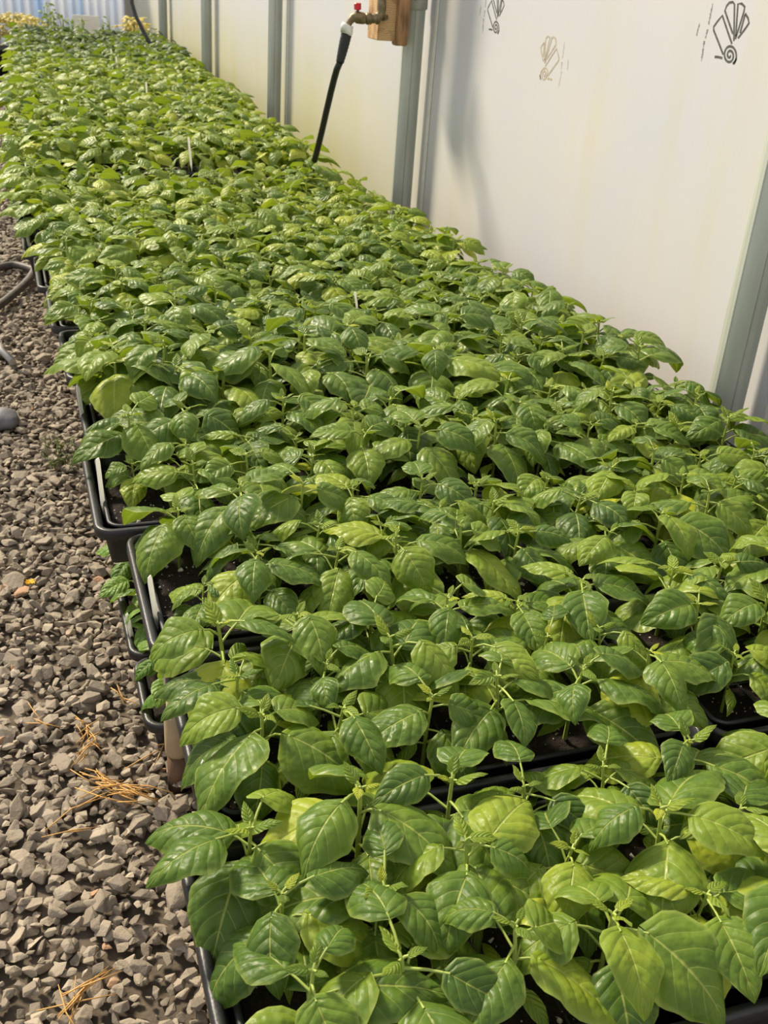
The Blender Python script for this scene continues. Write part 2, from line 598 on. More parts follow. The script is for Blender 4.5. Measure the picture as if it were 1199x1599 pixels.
O = np.array(crop_to_wall(745, 645))
strokes = [[(775, 515), (718, 350), (662, 182), (600, 258), (560, 315), (560, 355), (610, 480), (672, 640)],
           [(785, 395), (738, 260), (692, 125), (712, 70), (745, 30), (785, 24), (805, 50), (802, 250), (798, 480)],
           [(820, 430), (832, 240), (846, 45), (890, 42), (925, 80), (915, 140), (850, 350), (815, 460)],
           [(932, 158), (965, 215), (976, 270), (930, 340), (845, 450)],
           [(930, 170), (870, 390)],
           [(572, 668), (620, 672), (662, 684)],
           [(830, 688), (808, 725), (785, 752)]]
sp = []
for k in range(46):
    a = -math.pi / 2 + k / 45 * 2 * math.pi * 2.15
    rr = 12 + k / 45 * 115
    sp.append((748 - math.sin(a) * rr * 0.66, 650 + math.cos(a) * rr))
strokes.append(sp)
rnd = random.Random(3)
marks = []
for (p0, p1, cnt) in (((548, 40), (500, 290), 17), ((490, 345), (460, 460), 9), ((452, 480), (415, 725), 13), ((395, 275), (357, 425), 9)):
    for k in range(cnt):
        f0, f1 = (k + 0.15) / cnt, (k + rnd.uniform(0.5, 0.8)) / cnt
        j = rnd.uniform(-3, 3)
        marks.append(([(p0[0] + (p1[0] - p0[0]) * f + j, p0[1] + (p1[1] - p0[1]) * f) for f in (f0, f1)], rnd.uniform(0.0015, 0.0045)))


def stamp(center, mirror, mat, k):
    V, F = [], []
    sgn = -1 if mirror else 1

    def tr(pt):
        q = np.array(crop_to_wall(*pt)) - O
        return (sgn * q[0] * k, q[1] * k)
    for s_ in strokes:
        ribbon([tr(q) for q in s_], 0.0042 * k, V, F)
    for s_, w in marks:
        ribbon([tr(q) for q in s_], w * k * 1.2, V, F)
    o = link('printed_logo', mesh_np('printed_logo', V, F, mats=[mat], smooth=False), wall, (WX, center[0], center[1]))
    return o


stamp(O, False, M['ink'], 1.0)['label'] = 'dark fan and spiral stamp, the one nearest the right edge'
q = on_x(774, 43, WX)
stamp((q.y, q.z), False, M['ink'], 1.0)['label'] = 'small dark fan and spiral stamp near the wooden block'
q = on_x(850, 116, WX)
stamp((q.y, q.z), True, M['faint_ink'], 1.0)['label'] = 'faded brown mirrored fan and spiral stamp'


# ------------------------------------------------------------------ gravel
def rock_protos(count, npts, flat):
    out = []
    for i in range(count):
        bm = bmesh.new()
        sx, sy, sz = rng.uniform(0.75, 1.25), rng.uniform(0.55, 0.95), rng.uniform(*flat)
        for k in range(npts):
            d = rng.normal(size=3)
            d /= np.linalg.norm(d)
            d *= rng.uniform(0.85, 1.1)
            bm.verts.new((d[0] * sx, d[1] * sy, d[2] * sz))
        r = bmesh.ops.convex_hull(bm, input=bm.verts[:])
        junk = [g for g in r['geom_interior'] if isinstance(g, bmesh.types.BMVert)]
        bmesh.ops.delete(bm, geom=junk, context='VERTS')
        bmesh.ops.bevel(bm, geom=bm.edges[:], offset=0.09, segments=1, affect='EDGES', clamp_overlap=True)
        bmesh.ops.triangulate(bm, faces=bm.faces[:])
        bm.verts.index_update()
        out.append((np.array([v.co[:] for v in bm.verts]), np.array([[v.index for v in f.verts] for f in bm.faces])))
        bm.free()
    return out


def rot_mats(n_, tilt):
    a = rng.uniform(0, 2 * math.pi, n_)
    tx, ty = rng.normal(0, tilt, n_), rng.normal(0, tilt, n_)
    ca, sa = np.cos(a), np.sin(a)
    Z = np.zeros((n_, 3, 3)); Z[:, 0, 0] = ca; Z[:, 0, 1] = -sa; Z[:, 1, 0] = sa; Z[:, 1, 1] = ca; Z[:, 2, 2] = 1
    X = np.zeros((n_, 3, 3)); X[:, 0, 0] = 1; X[:, 1, 1] = np.cos(tx); X[:, 1, 2] = -np.sin(tx); X[:, 2, 1] = np.sin(tx); X[:, 2, 2] = np.cos(tx)
    Y = np.zeros((n_, 3, 3)); Y[:, 1, 1] = 1; Y[:, 0, 0] = np.cos(ty); Y[:, 0, 2] = np.sin(ty); Y[:, 2, 0] = -np.sin(ty); Y[:, 2, 2] = np.cos(ty)
    return Z @ X @ Y


def scatter(protos, pos, size, tilt, tint):
    VV, FF, TT = [], [], []
    base = 0
    n_ = len(pos)
    Rm = rot_mats(n_, tilt)
    pick = rng.integers(0, len(protos), n_)
    for k, (pv, pf) in enumerate(protos):
        idx = np.nonzero(pick == k)[0]
        if not len(idx):
            continue
        v = np.einsum('nij,vj->nvi', Rm[idx], pv) * size[idx][:, None, None] + pos[idx][:, None, :]
        f = pf[None] + (np.arange(len(idx)) * len(pv))[:, None, None] + base
        VV.append(v.reshape(-1, 3)); FF.append(f.reshape(-1, 3)); TT.append(np.repeat(tint[idx], len(pv)))
        base += len(idx) * len(pv)
    return np.concatenate(VV), np.concatenate(FF), np.concatenate(TT)


def jitter_grid(x0, x1, y0, y1, step):
    gx, gy = np.meshgrid(np.arange(x0, x1, step), np.arange(y0, y1, step))
    p = np.stack([gx.ravel(), gy.ravel()], 1)
    return p + rng.uniform(-0.5, 0.5, p.shape) * step


pr = rock_protos(20, 15, (0.30, 0.58))
P1 = jitter_grid(-0.46, 0.38, 0.45, 3.6, 0.0142)
P2 = jitter_grid(-0.62, 0.26, 3.6, 10.9, 0.021)
P3 = jitter_grid(-0.34, 0.30, 0.6, 3.4, 0.034)
s1 = np.clip(rng.lognormal(math.log(0.0098), 0.32, len(P1)), 0.004, 0.019)
s2 = np.clip(rng.lognormal(math.log(0.0150), 0.25, len(P2)), 0.008, 0.022)
s3 = np.clip(rng.lognormal(math.log(0.0145), 0.30, len(P3)), 0.010, 0.030)
keep = rng.random(len(P3)) < 0.5
P3, s3 = P3[keep], s3[keep]
pos = np.concatenate([np.c_[P1, rng.uniform(0.0, 0.010, len(P1))], np.c_[P2, rng.uniform(0.0, 0.010, len(P2))], np.c_[P3, rng.uniform(0.008, 0.015, len(P3))]])
sz = np.concatenate([s1, s2, s3])
gv, gf, gt = scatter(pr, pos, sz, 0.34, rng.beta(2.2, 2.0, len(pos)) * 0.93 + (rng.random(len(pos)) < 0.035) * 0.3)
gravel = tag(link('gravel', mesh_np('gravel', gv, gf, tint=np.clip(gt, 0, 1), mats=[M['stone']], smooth=False)),
             'angular grey brown crushed gravel covering the aisle beside the trays', 'gravel', kind='stuff')


# ------------------------------------------------------------------ leaf and plant geometry
def leaf_np(L, W, nu, nv, droop=0.9, fold=0.3, crown=0.5, wave=0.004, r=None, roundness=0.62, pucker=0.0009, lift=0.0):
    r = r or random
    u = np.linspace(-1, 1, nu + 1)
    v = np.linspace(0, 1, nv + 1)
    U, Vv = np.meshgrid(u, v)
    vv = np.clip(Vv, 1e-4, 1 - 1e-4)
    shp = np.sin(math.pi * vv ** roundness) ** 0.80 * (1 - 0.16 * vv ** 2)
    shp = shp * (1 + 0.03 * np.sin(vv * 23 + r.uniform(0, 6)) * 1)
    hw = W / 2 * shp
    hw[0, :] = 0.0006
    hw[-1, :] = 0.0002
    th = lift - droop * Vv ** 1.25
    dl = L / nv
    cy_ = np.concatenate([[0], np.cumsum(np.cos(th[:-1, 0]) * dl)])
    cz_ = np.concatenate([[0], np.cumsum(np.sin(th[:-1, 0]) * dl)])
    ph = r.uniform(0, 6.28)
    wave *= min(1.0, L / 0.08)
    pucker *= min(1.0, L / 0.08) ** 2.2
    ph2 = r.uniform(0, 6.28)
    sway = r.uniform(-0.16, 0.16) * L
    au = np.abs(U)
    side = U * hw
    zl = hw * (fold * au - crown * au ** 2.2)
    zl += wave * au ** 2 * np.sin(Vv * 9 + ph + np.sign(U) * ph2) * np.sin(math.pi * vv)
    s = (Vv - 0.34 * au ** 1.15) * 5.6 + 0.25
    zl += pucker * np.abs(np.sin(math.pi * (s + 0.5))) * np.minimum(1, au * 3) * np.minimum(1, hw / (W * 0.2))
    nrm_y, nrm_z = -np.sin(th), np.cos(th)
    # basal lobes reach back a little
    back = -0.10 * L * au ** 1.6 * np.exp(-(Vv / 0.16) ** 2)
    X = side + sway * Vv ** 2
    Y = cy_[:, None] + zl * nrm_y + back * np.cos(th)
    Z = cz_[:, None] + zl * nrm_z + back * np.sin(th)
    verts = np.stack([X, Y, Z], -1).reshape(-1, 3)
    uv = np.stack([(U + 1) / 2, Vv], -1).reshape(-1, 2)
    idx = np.arange((nu + 1) * (nv + 1)).reshape(nv + 1, nu + 1)
    F = np.stack([idx[:-1, :-1], idx[:-1, 1:], idx[1:, 1:], idx[1:, :-1]], -1).reshape(-1, 4)
    return verts, F, uv


def rotm(az, pitch=0.0, roll=0.0):
    return np.array((Matrix.Rotation(az, 3, 'Z') @ Matrix.Rotation(pitch, 3, 'X') @ Matrix.Rotation(roll, 3, 'Y')))


def make_plant_np(seed, hi=True, small=False):
    """returns (leaf verts, quads, uv, tint), (stem verts, quads)"""
    r = random.Random(seed)
    H = r.uniform(0.082, 0.105)
    lean = (r.uniform(-0.008, 0.008), r.uniform(-0.008, 0.008))
    LV, LF, LU, LT, SV, SF = [], [], [], [], [], []
    nb, ns = 0, 0
    sides = 7 if hi else 3

    def axis(z):
        f = z / H
        return np.array([lean[0] * f * f, lean[1] * f * f, z])

    def add_tube(pts, rad):
        nonlocal ns
        v, f = tube_np(pts, rad, sides, closed_ends=False)
        SV.extend(v)
        SF.extend([tuple(i + ns for i in q) for q in f])
        ns += len(v)
    add_tube([axis(-0.012), axis(H * 0.35), axis(H * 0.7), axis(H)], [0.0024, 0.0022, 0.0019, 0.0015])
    az = r.uniform(0, 6.28)
    nodes = []
    # cotyledons, low and narrow
    for k in range(2):
        nodes.append((0.036, az + math.pi * k, 0.014, 0.040, 0.40, 1.0, 0.25))
    big = 5 if small else r.choice((6, 7, 7, 8))
    for k in range(big):
        az += 2.4 + r.uniform(-0.25, 0.25)
        z = H * (0.46 + 0.50 * k / (big - 1))
        ln = r.uniform(0.066, 0.090) if 1 <= k < big - 2 else r.uniform(0.048, 0.068)
        nodes.append((z, az, r.uniform(0.018, 0.034), ln, r.uniform(0.68, 0.84) * (1.0 if hi else 0.78), r.uniform(0.6, 1.5), r.uniform(-0.12, 0.18)))
    for k in range(3):
        az += 2.2
        nodes.append((H - 0.002 + 0.001 * k, az, 0.005, r.uniform(0.012, 0.028), 0.55, 0.5, 0.22 + 0.06 * k))
    for i, (z, a, pl, ln, wr, dr, tn) in enumerate(nodes):
        top = i >= len(nodes) - 3
        el = R(r.uniform(8, 36)) if not top else R(r.uniform(25, 60))
        p0 = axis(z)
        d = np.array([-math.sin(a), math.cos(a), 0])
        p1 = p0 + d * pl * 0.55 * math.cos(el) + np.array([0, 0, pl * 0.75 * math.sin(el)])
        p2 = p0 + d * pl * math.cos(el * 0.6) + np.array([0, 0, pl * math.sin(el)])
        add_tube([p0, p1, p2], [0.0013, 0.0011, 0.0010])
        nu, nv = (12, 16) if hi else (4, 6)
        if ln < 0.045 and hi:
            nu, nv = 8, 9
        v, f, uv = leaf_np(ln, ln * wr, nu, nv, droop=dr, fold=r.uniform(0.15, 0.5), crown=r.uniform(0.35, 0.75),
                           wave=r.uniform(0.0015, 0.005), r=r, lift=R(r.uniform(-26, 10)) if not top else R(r.uniform(5, 45)))
        A = rotm(a + r.uniform(-0.3, 0.3), 0, r.uniform(-0.45, 0.45) * (1.0 if hi else 1.7))
        v = v @ A.T + p2
        LV.append(v)
        LF.append(f + nb)
        LU.append(uv)
        LT.append(np.full(len(v), 0.32 + tn * 0.8 + r.uniform(-0.13, 0.13) + (0.35 if r.random() < 0.06 else 0)))
        nb += len(v)
    return (np.concatenate(LV), np.concatenate(LF), np.concatenate(LU), np.concatenate(LT)), (np.array(SV), np.array(SF))


NVAR = 18
hi_leaf, hi_stem, lo, big_az = [], [], [], []
for s in range(NVAR):
    (lv, lf, lu, lt), (sv, sf) = make_plant_np(100 + s, True)
    hi_leaf.append(mesh_np('foliage', lv, lf, lu, lt, mats=[M['leaf']]))
    hi_stem.append(mesh_np('stem', sv, sf, mats=[M['stem']]))
    lo.append(make_plant_np(100 + s, False))
    rr2 = np.hypot(lv[:, 0], lv[:, 1])
    far_v = lv[int(np.argmax(rr2))]
    big_az.append(math.atan2(far_v[1], far_v[0]))

# ------------------------------------------------------------------ tray layout
TW, TL = 0.535, 0.276          # tray size across and along the bench
PITCH = 0.286
XY = ([0.5, 0.8, 1.1, 1.4, 1.7, 1.95, 2.45, 2.8, 3.5, 4.5, 6.0, 7.5, 9.0], [0.080, 0.113, 0.104, 0.066, 0.077, 0.066, 0.046, 0.018, 0.0, -0.010, 0.030, 0.095, 0.13])
rows = []
y = 0.404
k = 0
while y < 8.75:
    rows.append(y)
    y += PITCH
    if k == 10:
        y += 0.20
    k += 1
ORD = ['nearest', 'second nearest', 'third nearest', 'fourth nearest', 'fifth nearest', 'sixth nearest', 'seventh nearest', 'eighth nearest',
       'ninth nearest', 'tenth nearest', 'eleventh nearest', 'twelfth nearest', 'thirteenth nearest', 'fourteenth nearest', 'fifteenth nearest',
       'sixteenth nearest', 'seventeenth nearest', 'eighteenth nearest', 'nineteenth nearest', 'twentieth nearest', 'twenty-first nearest',
       'twenty-second nearest', 'twenty-third nearest', 'twenty-fourth nearest', 'twenty-fifth nearest', 'twenty-sixth nearest',
       'twenty-seventh nearest', 'twenty-eighth nearest', 'twenty-ninth nearest', 'thirtieth nearest']
COLN = ['leftmost', 'second from left', 'third from left', 'third from right', 'second from right', 'rightmost']
ROWN = ['front', 'middle', 'back']


def tray_mesh(name, w, l, depth=0.062, mat=None):
    prof = [(0.024, -depth), (0.022, -depth), (0.020, -depth + 0.002), (0.0125, -0.016), (0.0035, -0.0155), (0.0012, -0.0155), (0.0, -0.013),
            (0.0, -0.004), (0.001, -0.001), (0.003, 0.0), (0.0075, 0.0), (0.0095, -0.0015),
            (0.014, -0.014), (0.0215, -depth + 0.004), (0.023, -depth + 0.003)]
    V, F = rr_loft(0, w, 0, l, 0.026, prof, 6)
    return mesh_np(name, V, F, mats=[mat or M['black']])


def insert_mesh(w, l):
    prof = [(0.010, -0.050), (0.008, -0.050), (0.0035, -0.006), (0.0, -0.005), (0.0, -0.0035), (0.001, -0.002), (0.0035, -0.0015), (0.006, -0.003), (0.008, -0.022), (0.012, -0.045)]
    V, F = rr_loft(0, w, 0, l, 0.020, prof, 5)
    bm = bmesh.new()
    vs = [bm.verts.new(v) for v in V]
    for f in F:
        bm.faces.new([vs[i] for i in f])
    for i in range(1, 6):
        x = w * i / 6
        add_box(bm, (x - 0.0012, 0.009, -0.047), (x + 0.0012, l - 0.009, -0.017))
    for j in range(1, 3):
        y_ = l * j / 3
        add_box(bm, (0.009, y_ - 0.0012, -0.047), (w - 0.009, y_ + 0.0012, -0.0175))
    bm.normal_update()
    me = bpy.data.meshes.new('insert_body')
    bm.to_mesh(me)
    bm.free()
    me.materials.append(M['insert'])
    for i, p_ in enumerate(me.polygons):
        p_.use_smooth = i < len(F) - 2
    return me


IW, IL = TW - 0.036, TL - 0.044
tm = tray_mesh('tray_body', TW, TL)
im = insert_mesh(IW, IL)
# soil as a lumpy slab
nx, ny = 70, 34
gx, gy = np.meshgrid(np.linspace(0.0095, IW - 0.0095, nx), np.linspace(0.0095, IL - 0.0095, ny))
soils, perls = [], []
pp = rock_protos(8, 10, (0.6, 1.0))
for s in range(3):
    gz = -0.0185 + 0.0022 * np.sin(gx * 70 + s) * np.cos(gy * 80 + s * 2) + rng.normal(0, 0.0009, gx.shape)
    top = np.stack([gx, gy, gz], -1).reshape(-1, 3)
    idx = np.arange(nx * ny).reshape(ny, nx)
    F = np.stack([idx[:-1, :-1], idx[:-1, 1:], idx[1:, 1:], idx[1:, :-1]], -1).reshape(-1, 4)
    ringi = np.concatenate([idx[0, :], idx[1:, -1], idx[-1, -2::-1], idx[-2:0:-1, 0]])
    bot = top[ringi].copy()
    bot[:, 2] = -0.044
    n0 = len(top)
    nr = len(ringi)
    Fs = [(int(ringi[i]), n0 + i, n0 + (i + 1) % nr, int(ringi[(i + 1) % nr])) for i in range(nr)]
    soils.append(mesh_np('potting_soil', np.concatenate([top, bot]), [tuple(map(int, f)) for f in F] + Fs + [tuple(range(n0, n0 + nr))[::-1]], mats=[M['soil']]))
    npz = 520
    pos = np.c_[rng.uniform(0.013, IW - 0.013, npz), rng.uniform(0.013, IL - 0.013, npz), np.full(npz, -0.0170)]
    szs = np.clip(rng.lognormal(math.log(0.00135), 0.55, npz), 0.0006, 0.0050)
    v, f, t_ = scatter(pp, pos, szs, 1.0, rng.random(npz))
    perls.append(mesh_np('perlite_bits', v, f, mats=[M['perlite']], smooth=True))

plants = []      # (row, side, column, line, x, y, scale)
prnd = random.Random(21)
for ri, y0 in enumerate(rows):
    ex = float(np.interp(y0 + 0.14, *XY))
    for side in (0, 1):
        x0 = ex + side * (TW + 0.004)
        sn = ('aisle-side', 'wall-side')[side]
        t = thing('nursery_tray', 'black plastic nursery tray with rolled rim, %s on the %s' % (ORD[ri], sn), 'tray', (x0, y0, RIM), group='black nursery trays on the bench')
        link('tray_body', tm, t)
        t2 = thing('cell_insert', 'black cell insert of potting soil inside the %s %s tray' % (ORD[ri], sn), 'seedling insert', (x0 + 0.018, y0 + 0.028, RIM - 0.0055), group='cell inserts in the bench trays')
        link('insert_body', im, t2)
        s_ = link('potting_soil', soils[(ri + side) % 3], t2)
        tag(link('perlite_bits', perls[(ri * 2 + side) % 3], s_), kind='stuff')
        tray_scale = {4: 1.22, 5: 1.10, 3: 1.04, 2: 0.98, 1: 1.0, 0: 1.0, 11: 1.16}.get(ri, prnd.uniform(0.95, 1.12))
        for line in range(3):
            for c_ in range(6):
                x = x0 + 0.018 + IW * (c_ + 0.5) / 6 + prnd.uniform(-0.007, 0.007) + (0.008 if side == 0 and c_ == 0 and 1 < ri < 8 else 0)
                yy = y0 + 0.028 + IL * (line + 0.5) / 3 + prnd.uniform(-0.007, 0.007)
                sc_ = tray_scale * (prnd.uniform(0.86, 1.12) if ri < 9 else prnd.uniform(0.74, 1.16)) * ((0.92 if 1 < ri < 8 else 1.06) if side == 0 and c_ == 0 else 1.0)
                if side == 0 and c_ == 0:
                    if (ri, line) in ((3, 0), (2, 1), (4, 0)):      # bare corners
                        continue
                    if (ri, line) in ((0, 0), (0, 1)):
                        sc_ *= 0.86
                    if (ri, line) in ((2, 0), (3, 1)):
                        sc_ *= 0.62
                plants.append((ri, side, c_, line, x, yy, sc_))

# which ones show largest
vis = []
for i, pl in enumerate(plants):
    px, py, d = project((pl[4], pl[5], RIM + 0.08))
    mrg = 0.075 * FPX / d
    if -mrg < px < 1199 + mrg and -mrg < py < 1599 + mrg * 0.9:
        vis.append((d, i))
vis.sort()
indiv = {i for _, i in vis[:300]}


def tone(y_):  # leaf tint by row: backlight painted into middle rows, shade into darker far variety
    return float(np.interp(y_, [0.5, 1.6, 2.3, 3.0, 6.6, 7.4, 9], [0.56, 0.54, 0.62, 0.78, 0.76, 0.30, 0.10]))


HANG = {(0, 2): 200, (0, 1): 330, (0, 0): 350, (1, 2): 250, (1, 1): 205, (1, 0): 225, (3, 2): 200, (5, 0): 190}
SV_, SF_, SU_, ST_, SM_ = [], [], [], [], []
nb = 0
for i, (ri, side, c_, line, x, yy, sc) in enumerate(plants):
    var = prnd.randrange(NVAR)
    rz = prnd.uniform(0, 6.28)
    if side == 0 and c_ == 0 and (ri, line) in HANG:
        rz = R(HANG[(ri, line)]) - big_az[var]          # largest leaf hangs over the tray rim
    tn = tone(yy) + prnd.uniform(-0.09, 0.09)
    if i in indiv:
        sn = ('aisle-side', 'wall-side')[side]
        t = thing('pepper_seedling', 'pepper seedling %s in the %s row of the %s %s tray' % (COLN[c_], ROWN[line], ORD[ri], sn), 'seedling',
                  (x, yy, RIM - 0.024), rz, 'pepper seedlings in the bench trays')
        t.scale = (sc, sc, sc)
        f_ = link('foliage', hi_leaf[var], t)
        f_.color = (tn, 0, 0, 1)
        link('stem', hi_stem[var], t)
    else:
        (lv, lf, lu, lt), (sv, sf) = lo[var]
        A = rotm(rz)
        o_ = np.array([x, yy, RIM - 0.024])
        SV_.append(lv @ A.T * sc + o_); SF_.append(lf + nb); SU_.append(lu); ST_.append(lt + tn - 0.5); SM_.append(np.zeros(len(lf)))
        nb += len(lv)
        SV_.append(sv @ A.T * sc + o_); SF_.append(sf + nb); SU_.append(np.zeros((len(sv), 2))); ST_.append(np.zeros(len(sv))); SM_.append(np.ones(len(sf)))
        nb += len(sv)
o = link('pepper_seedlings', mesh_np('pepper_seedlings', np.concatenate(SV_), np.concatenate(SF_), np.concatenate(SU_), np.concatenate(ST_), mats=[M['leaf'], M['stem']], midx=np.concatenate(SM_)))
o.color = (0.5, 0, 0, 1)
tag(o, 'dense carpet of pepper seedlings filling the trays toward the far end', 'seedlings', kind='stuff')

# ------------------------------------------------------------------ bench under the trays
BZ = RIM - 0.062
bench = thing('bench', 'low plant bench with tan legs carrying the rows of trays', 'bench', (0, 0, 0))
bm = bmesh.new()
for yy in np.arange(0.42, 9.7, 0.05):
    add_box(bm, (0.20, yy - 0.0012, BZ - 0.0035), (1.17, yy + 0.0012, BZ - 0.001))
for xx in np.arange(0.20, 1.171, 0.0535):
    add_box(bm, (xx - 0.0012, 0.42, BZ - 0.006), (xx + 0.0012, 9.7, BZ - 0.0035))
bm_obj('wire_mesh', bm, M['wire'], bench)
for xx in (0.26, 0.66, 1.06):
    bm = bmesh.new()
    add_box(bm, (xx - 0.02, 0.42, BZ - 0.046), (xx + 0.02, 9.7, BZ - 0.006))
    bm_obj('rail', bm, M['greywood'], bench, bevel=0.002)
for yy in np.arange(1.09, 9.8, 1.7):
    bm = bmesh.new()
    add_box(bm, (0.128, yy - 0.014, BZ - 0.086), (1.13, yy + 0.014, BZ - 0.046))
    bm_obj('crossbar', bm, M['greywood'], bench, bevel=0.002)
    for xx in (0.142, 1.10):
        lg = tube_obj('leg', [(xx, yy, 0.055), (xx, yy, 0.06), (xx, yy, 0.118), (xx, yy, 0.120), (xx, yy, 0.122), (xx, yy, BZ - 0.086)],
                      [0.0155, 0.0165, 0.0165, 0.0155, 0.013, 0.013], M['tan'], bench, 20)
        tube_obj('leg_foot', [(xx, yy, -0.01), (xx, yy, 0.054)], [0.0145, 0.014], M['brown'], lg, 16)['label'] = 'dark brown foot of the leg'


# ------------------------------------------------------------------ lower trays on the gravel under the bench
def lower_tray(x0, y0, l, label, n_line, seed):
    rr = random.Random(seed)
    t = thing('nursery_tray', label, 'tray', (x0, y0, 0.072))
    link('tray_body', tray_mesh('tray_body', TW, l, 0.058), t)
    bm = bmesh.new()
    V, F = rr_loft(0.016, TW - 0.016, 0.016, l - 0.016, 0.012, [(0, -0.05), (0, -0.012)], 3)
    sv_ = [bm.verts.new(v) for v in V]
    for f in F:
        bm.faces.new([sv_[i] for i in f])
    bm_obj('potting_soil', bm, M['soil'], t)
    out = []
    for ln in range(n_line):
        for c_ in range(4):
            out.append((x0 + 0.038 + 0.085 * c_ + rr.uniform(-.008, .008), y0 + l * (ln + 0.5) / n_line + rr.uniform(-.008, .008)))
    return out


low_leaf, low_stem = [], []
for s in range(4):
    (lv, lf, lu, lt), (sv, sf) = make_plant_np(300 + s, True, True)
    low_leaf.append(mesh_np('foliage', lv, lf, lu, lt, mats=[M['leaf_low']]))
    low_stem.append(mesh_np('stem', sv, sf, mats=[M['stem']]))
PA = lower_tray(0.104, 1.292, 0.27, 'black seedling tray on the gravel below the bench, farther of two', 3, 1)
PB = lower_tray(0.106, 1.125, 0.163, 'short black seedling tray on the gravel right behind the tan leg', 2, 2)
lown = ['outermost', 'second', 'third', 'innermost']
for (P, nl, which) in ((PA, 3, 'farther'), (PB, 2, 'shorter nearer')):
    for j, (x, yy) in enumerate(P):
        ln, c_ = divmod(j, 4)
        rown = (['front', 'middle', 'back'] if nl == 3 else ['front', 'back'])[ln]
        t = thing('young_seedling', 'light green seedling below the bench, %s of %s row, %s low tray' % (lown[c_], rown, which), 'seedling', (x, yy, 0.055),
                  random.uniform(0, 6.28), 'light green seedlings below the bench')
        sc = random.uniform(0.66, 0.84)
        t.scale = (sc, sc, sc)
        f_ = link('foliage', low_leaf[j % 4], t)
        f_.color = (0.55, 0, 0, 1)
        link('stem', low_stem[j % 4], t)


# ------------------------------------------------------------------ plant labels (white stakes)
def stake_mesh(w, h, th):
    P = [(-w / 2, 0.012), (0, -0.012), (w / 2, 0.012), (w / 2, h - 0.006), (w / 3, h), (-w / 3, h), (-w / 2, h - 0.006)]
    V = [(x, -th / 2, z) for x, z in P] + [(x, th / 2, z) for x, z in P]
    n_ = len(P)
    F = [tuple(range(n_)), tuple(range(n_, 2 * n_))[::-1]] + [(k, n_ + k, n_ + (k + 1) % n_, (k + 1) % n_) for k in range(n_)]
    return mesh_np('plant_stake', V, F, mats=[M['white_tag']], smooth=False)


def stake(px, py, topx, topy, z, label, length=None, w=0.011):
    p = on_z(px, py, z)
    # the top sits at about the same distance along the bench
    q = on_y(topx, topy, p.y + 0.004)
    d = (q - p)
    ln = length or max(0.05, d.length)
    o_ = link('plant_stake', stake_mesh(w, ln, 0.0012), None, p)
    xax = Vector((0.6, 1, 0)).normalized()
    zax = d.normalized()
    yax = zax.cross(xax).normalized()
    xax = yax.cross(zax)
    o_.matrix_world = Matrix(((xax.x, yax.x, zax.x, p.x), (xax.y, yax.y, zax.y, p.y), (xax.z, yax.z, zax.z, p.z), (0, 0, 0, 1)))
    tag(o_, label, 'plant label', 'white plant stakes')
    return o_


SZ = RIM - 0.020
stake(162, 797, 152, 716, SZ, 'white plant stake in the tray corner above the exposed black tray end')
stake(131, 664, 121, 604, SZ, 'white plant stake at the tray edge under the tallest left seedlings')
stake(245, 972, 233, 900, SZ, 'white plant stake leaning in bare soil of the third nearest aisle tray')
stake(325, 1255, 318, 1200, SZ, 'white plant stake under leaves in the second nearest aisle tray')
stake(48, 395, 39, 354, SZ, 'white plant stake at the bench edge above the black hose')
stake(82, 441, 74, 399, SZ, 'white plant stake at the bench edge just nearer than the hose')
stake(106, 478, 98, 448, SZ, 'white plant stake at the bench edge half hidden before the tall seedlings')
stake(208, 1003, 199, 965, 0.06, 'white plant stake in the low tray on the gravel')
stake(299, 262, 294, 214, RIM + 0.02, 'white plant stake standing in the gap left of the black hose', w=0.016)
stake(560, 500, 554, 456, RIM + 0.03, 'white plant stake tip poking from the middle of the canopy', w=0.014)
stake(230, 165, 228, 128, RIM + 0.03, 'small white plant stake in the distant canopy left of the grey posts', w=0.016)
stake(184, 110, 181, 88, RIM + 0.04, 'tiny white plant stake near the far dark seedlings', w=0.018)
stake(175, 92, 173, 76, RIM + 0.05, 'tiny white plant stake in the far dark seedlings, farthest one', w=0.018)

# ------------------------------------------------------------------ tap, block and hose on the second post
BX = WX - 0.115


def up(v):
    return Vector(v)


blk = thing('wooden_block', 'sawn lumber block on the post holding the brass tap', 'wooden block', (0, 0, 0))
c0 = on_x(588, 66, 1.10)
c1 = on_x(617, 70, 1.10)
post_y = 3.31
bm = bmesh.new()
y_near = post_y - 0.063
zb = 0.775
fr = on_y(589, 62, y_near)
fl = on_y(617, 66, y_near)
zb = (fr.z + fl.z) / 2
add_box(bm, (fr.x, y_near, zb), (fl.x, y_near + 0.10, 1.25))
a_ = bm_obj('end_board', bm, M['lumber'], blk, bevel=0.002)
fl2 = on_y(617, 68, y_near - 0.01)
fr2 = on_y(636, 70, y_near - 0.01)
bm = bmesh.new()
add_box(bm, (fl2.x + 0.0005, y_near - 0.012, fl2.z - 0.006), (fr2.x, y_near + 0.026, 1.25))
bm_obj('backing_board', bm, M['lumber_dark'], blk, bevel=0.003)['label'] = 'darker knotty board of the block'

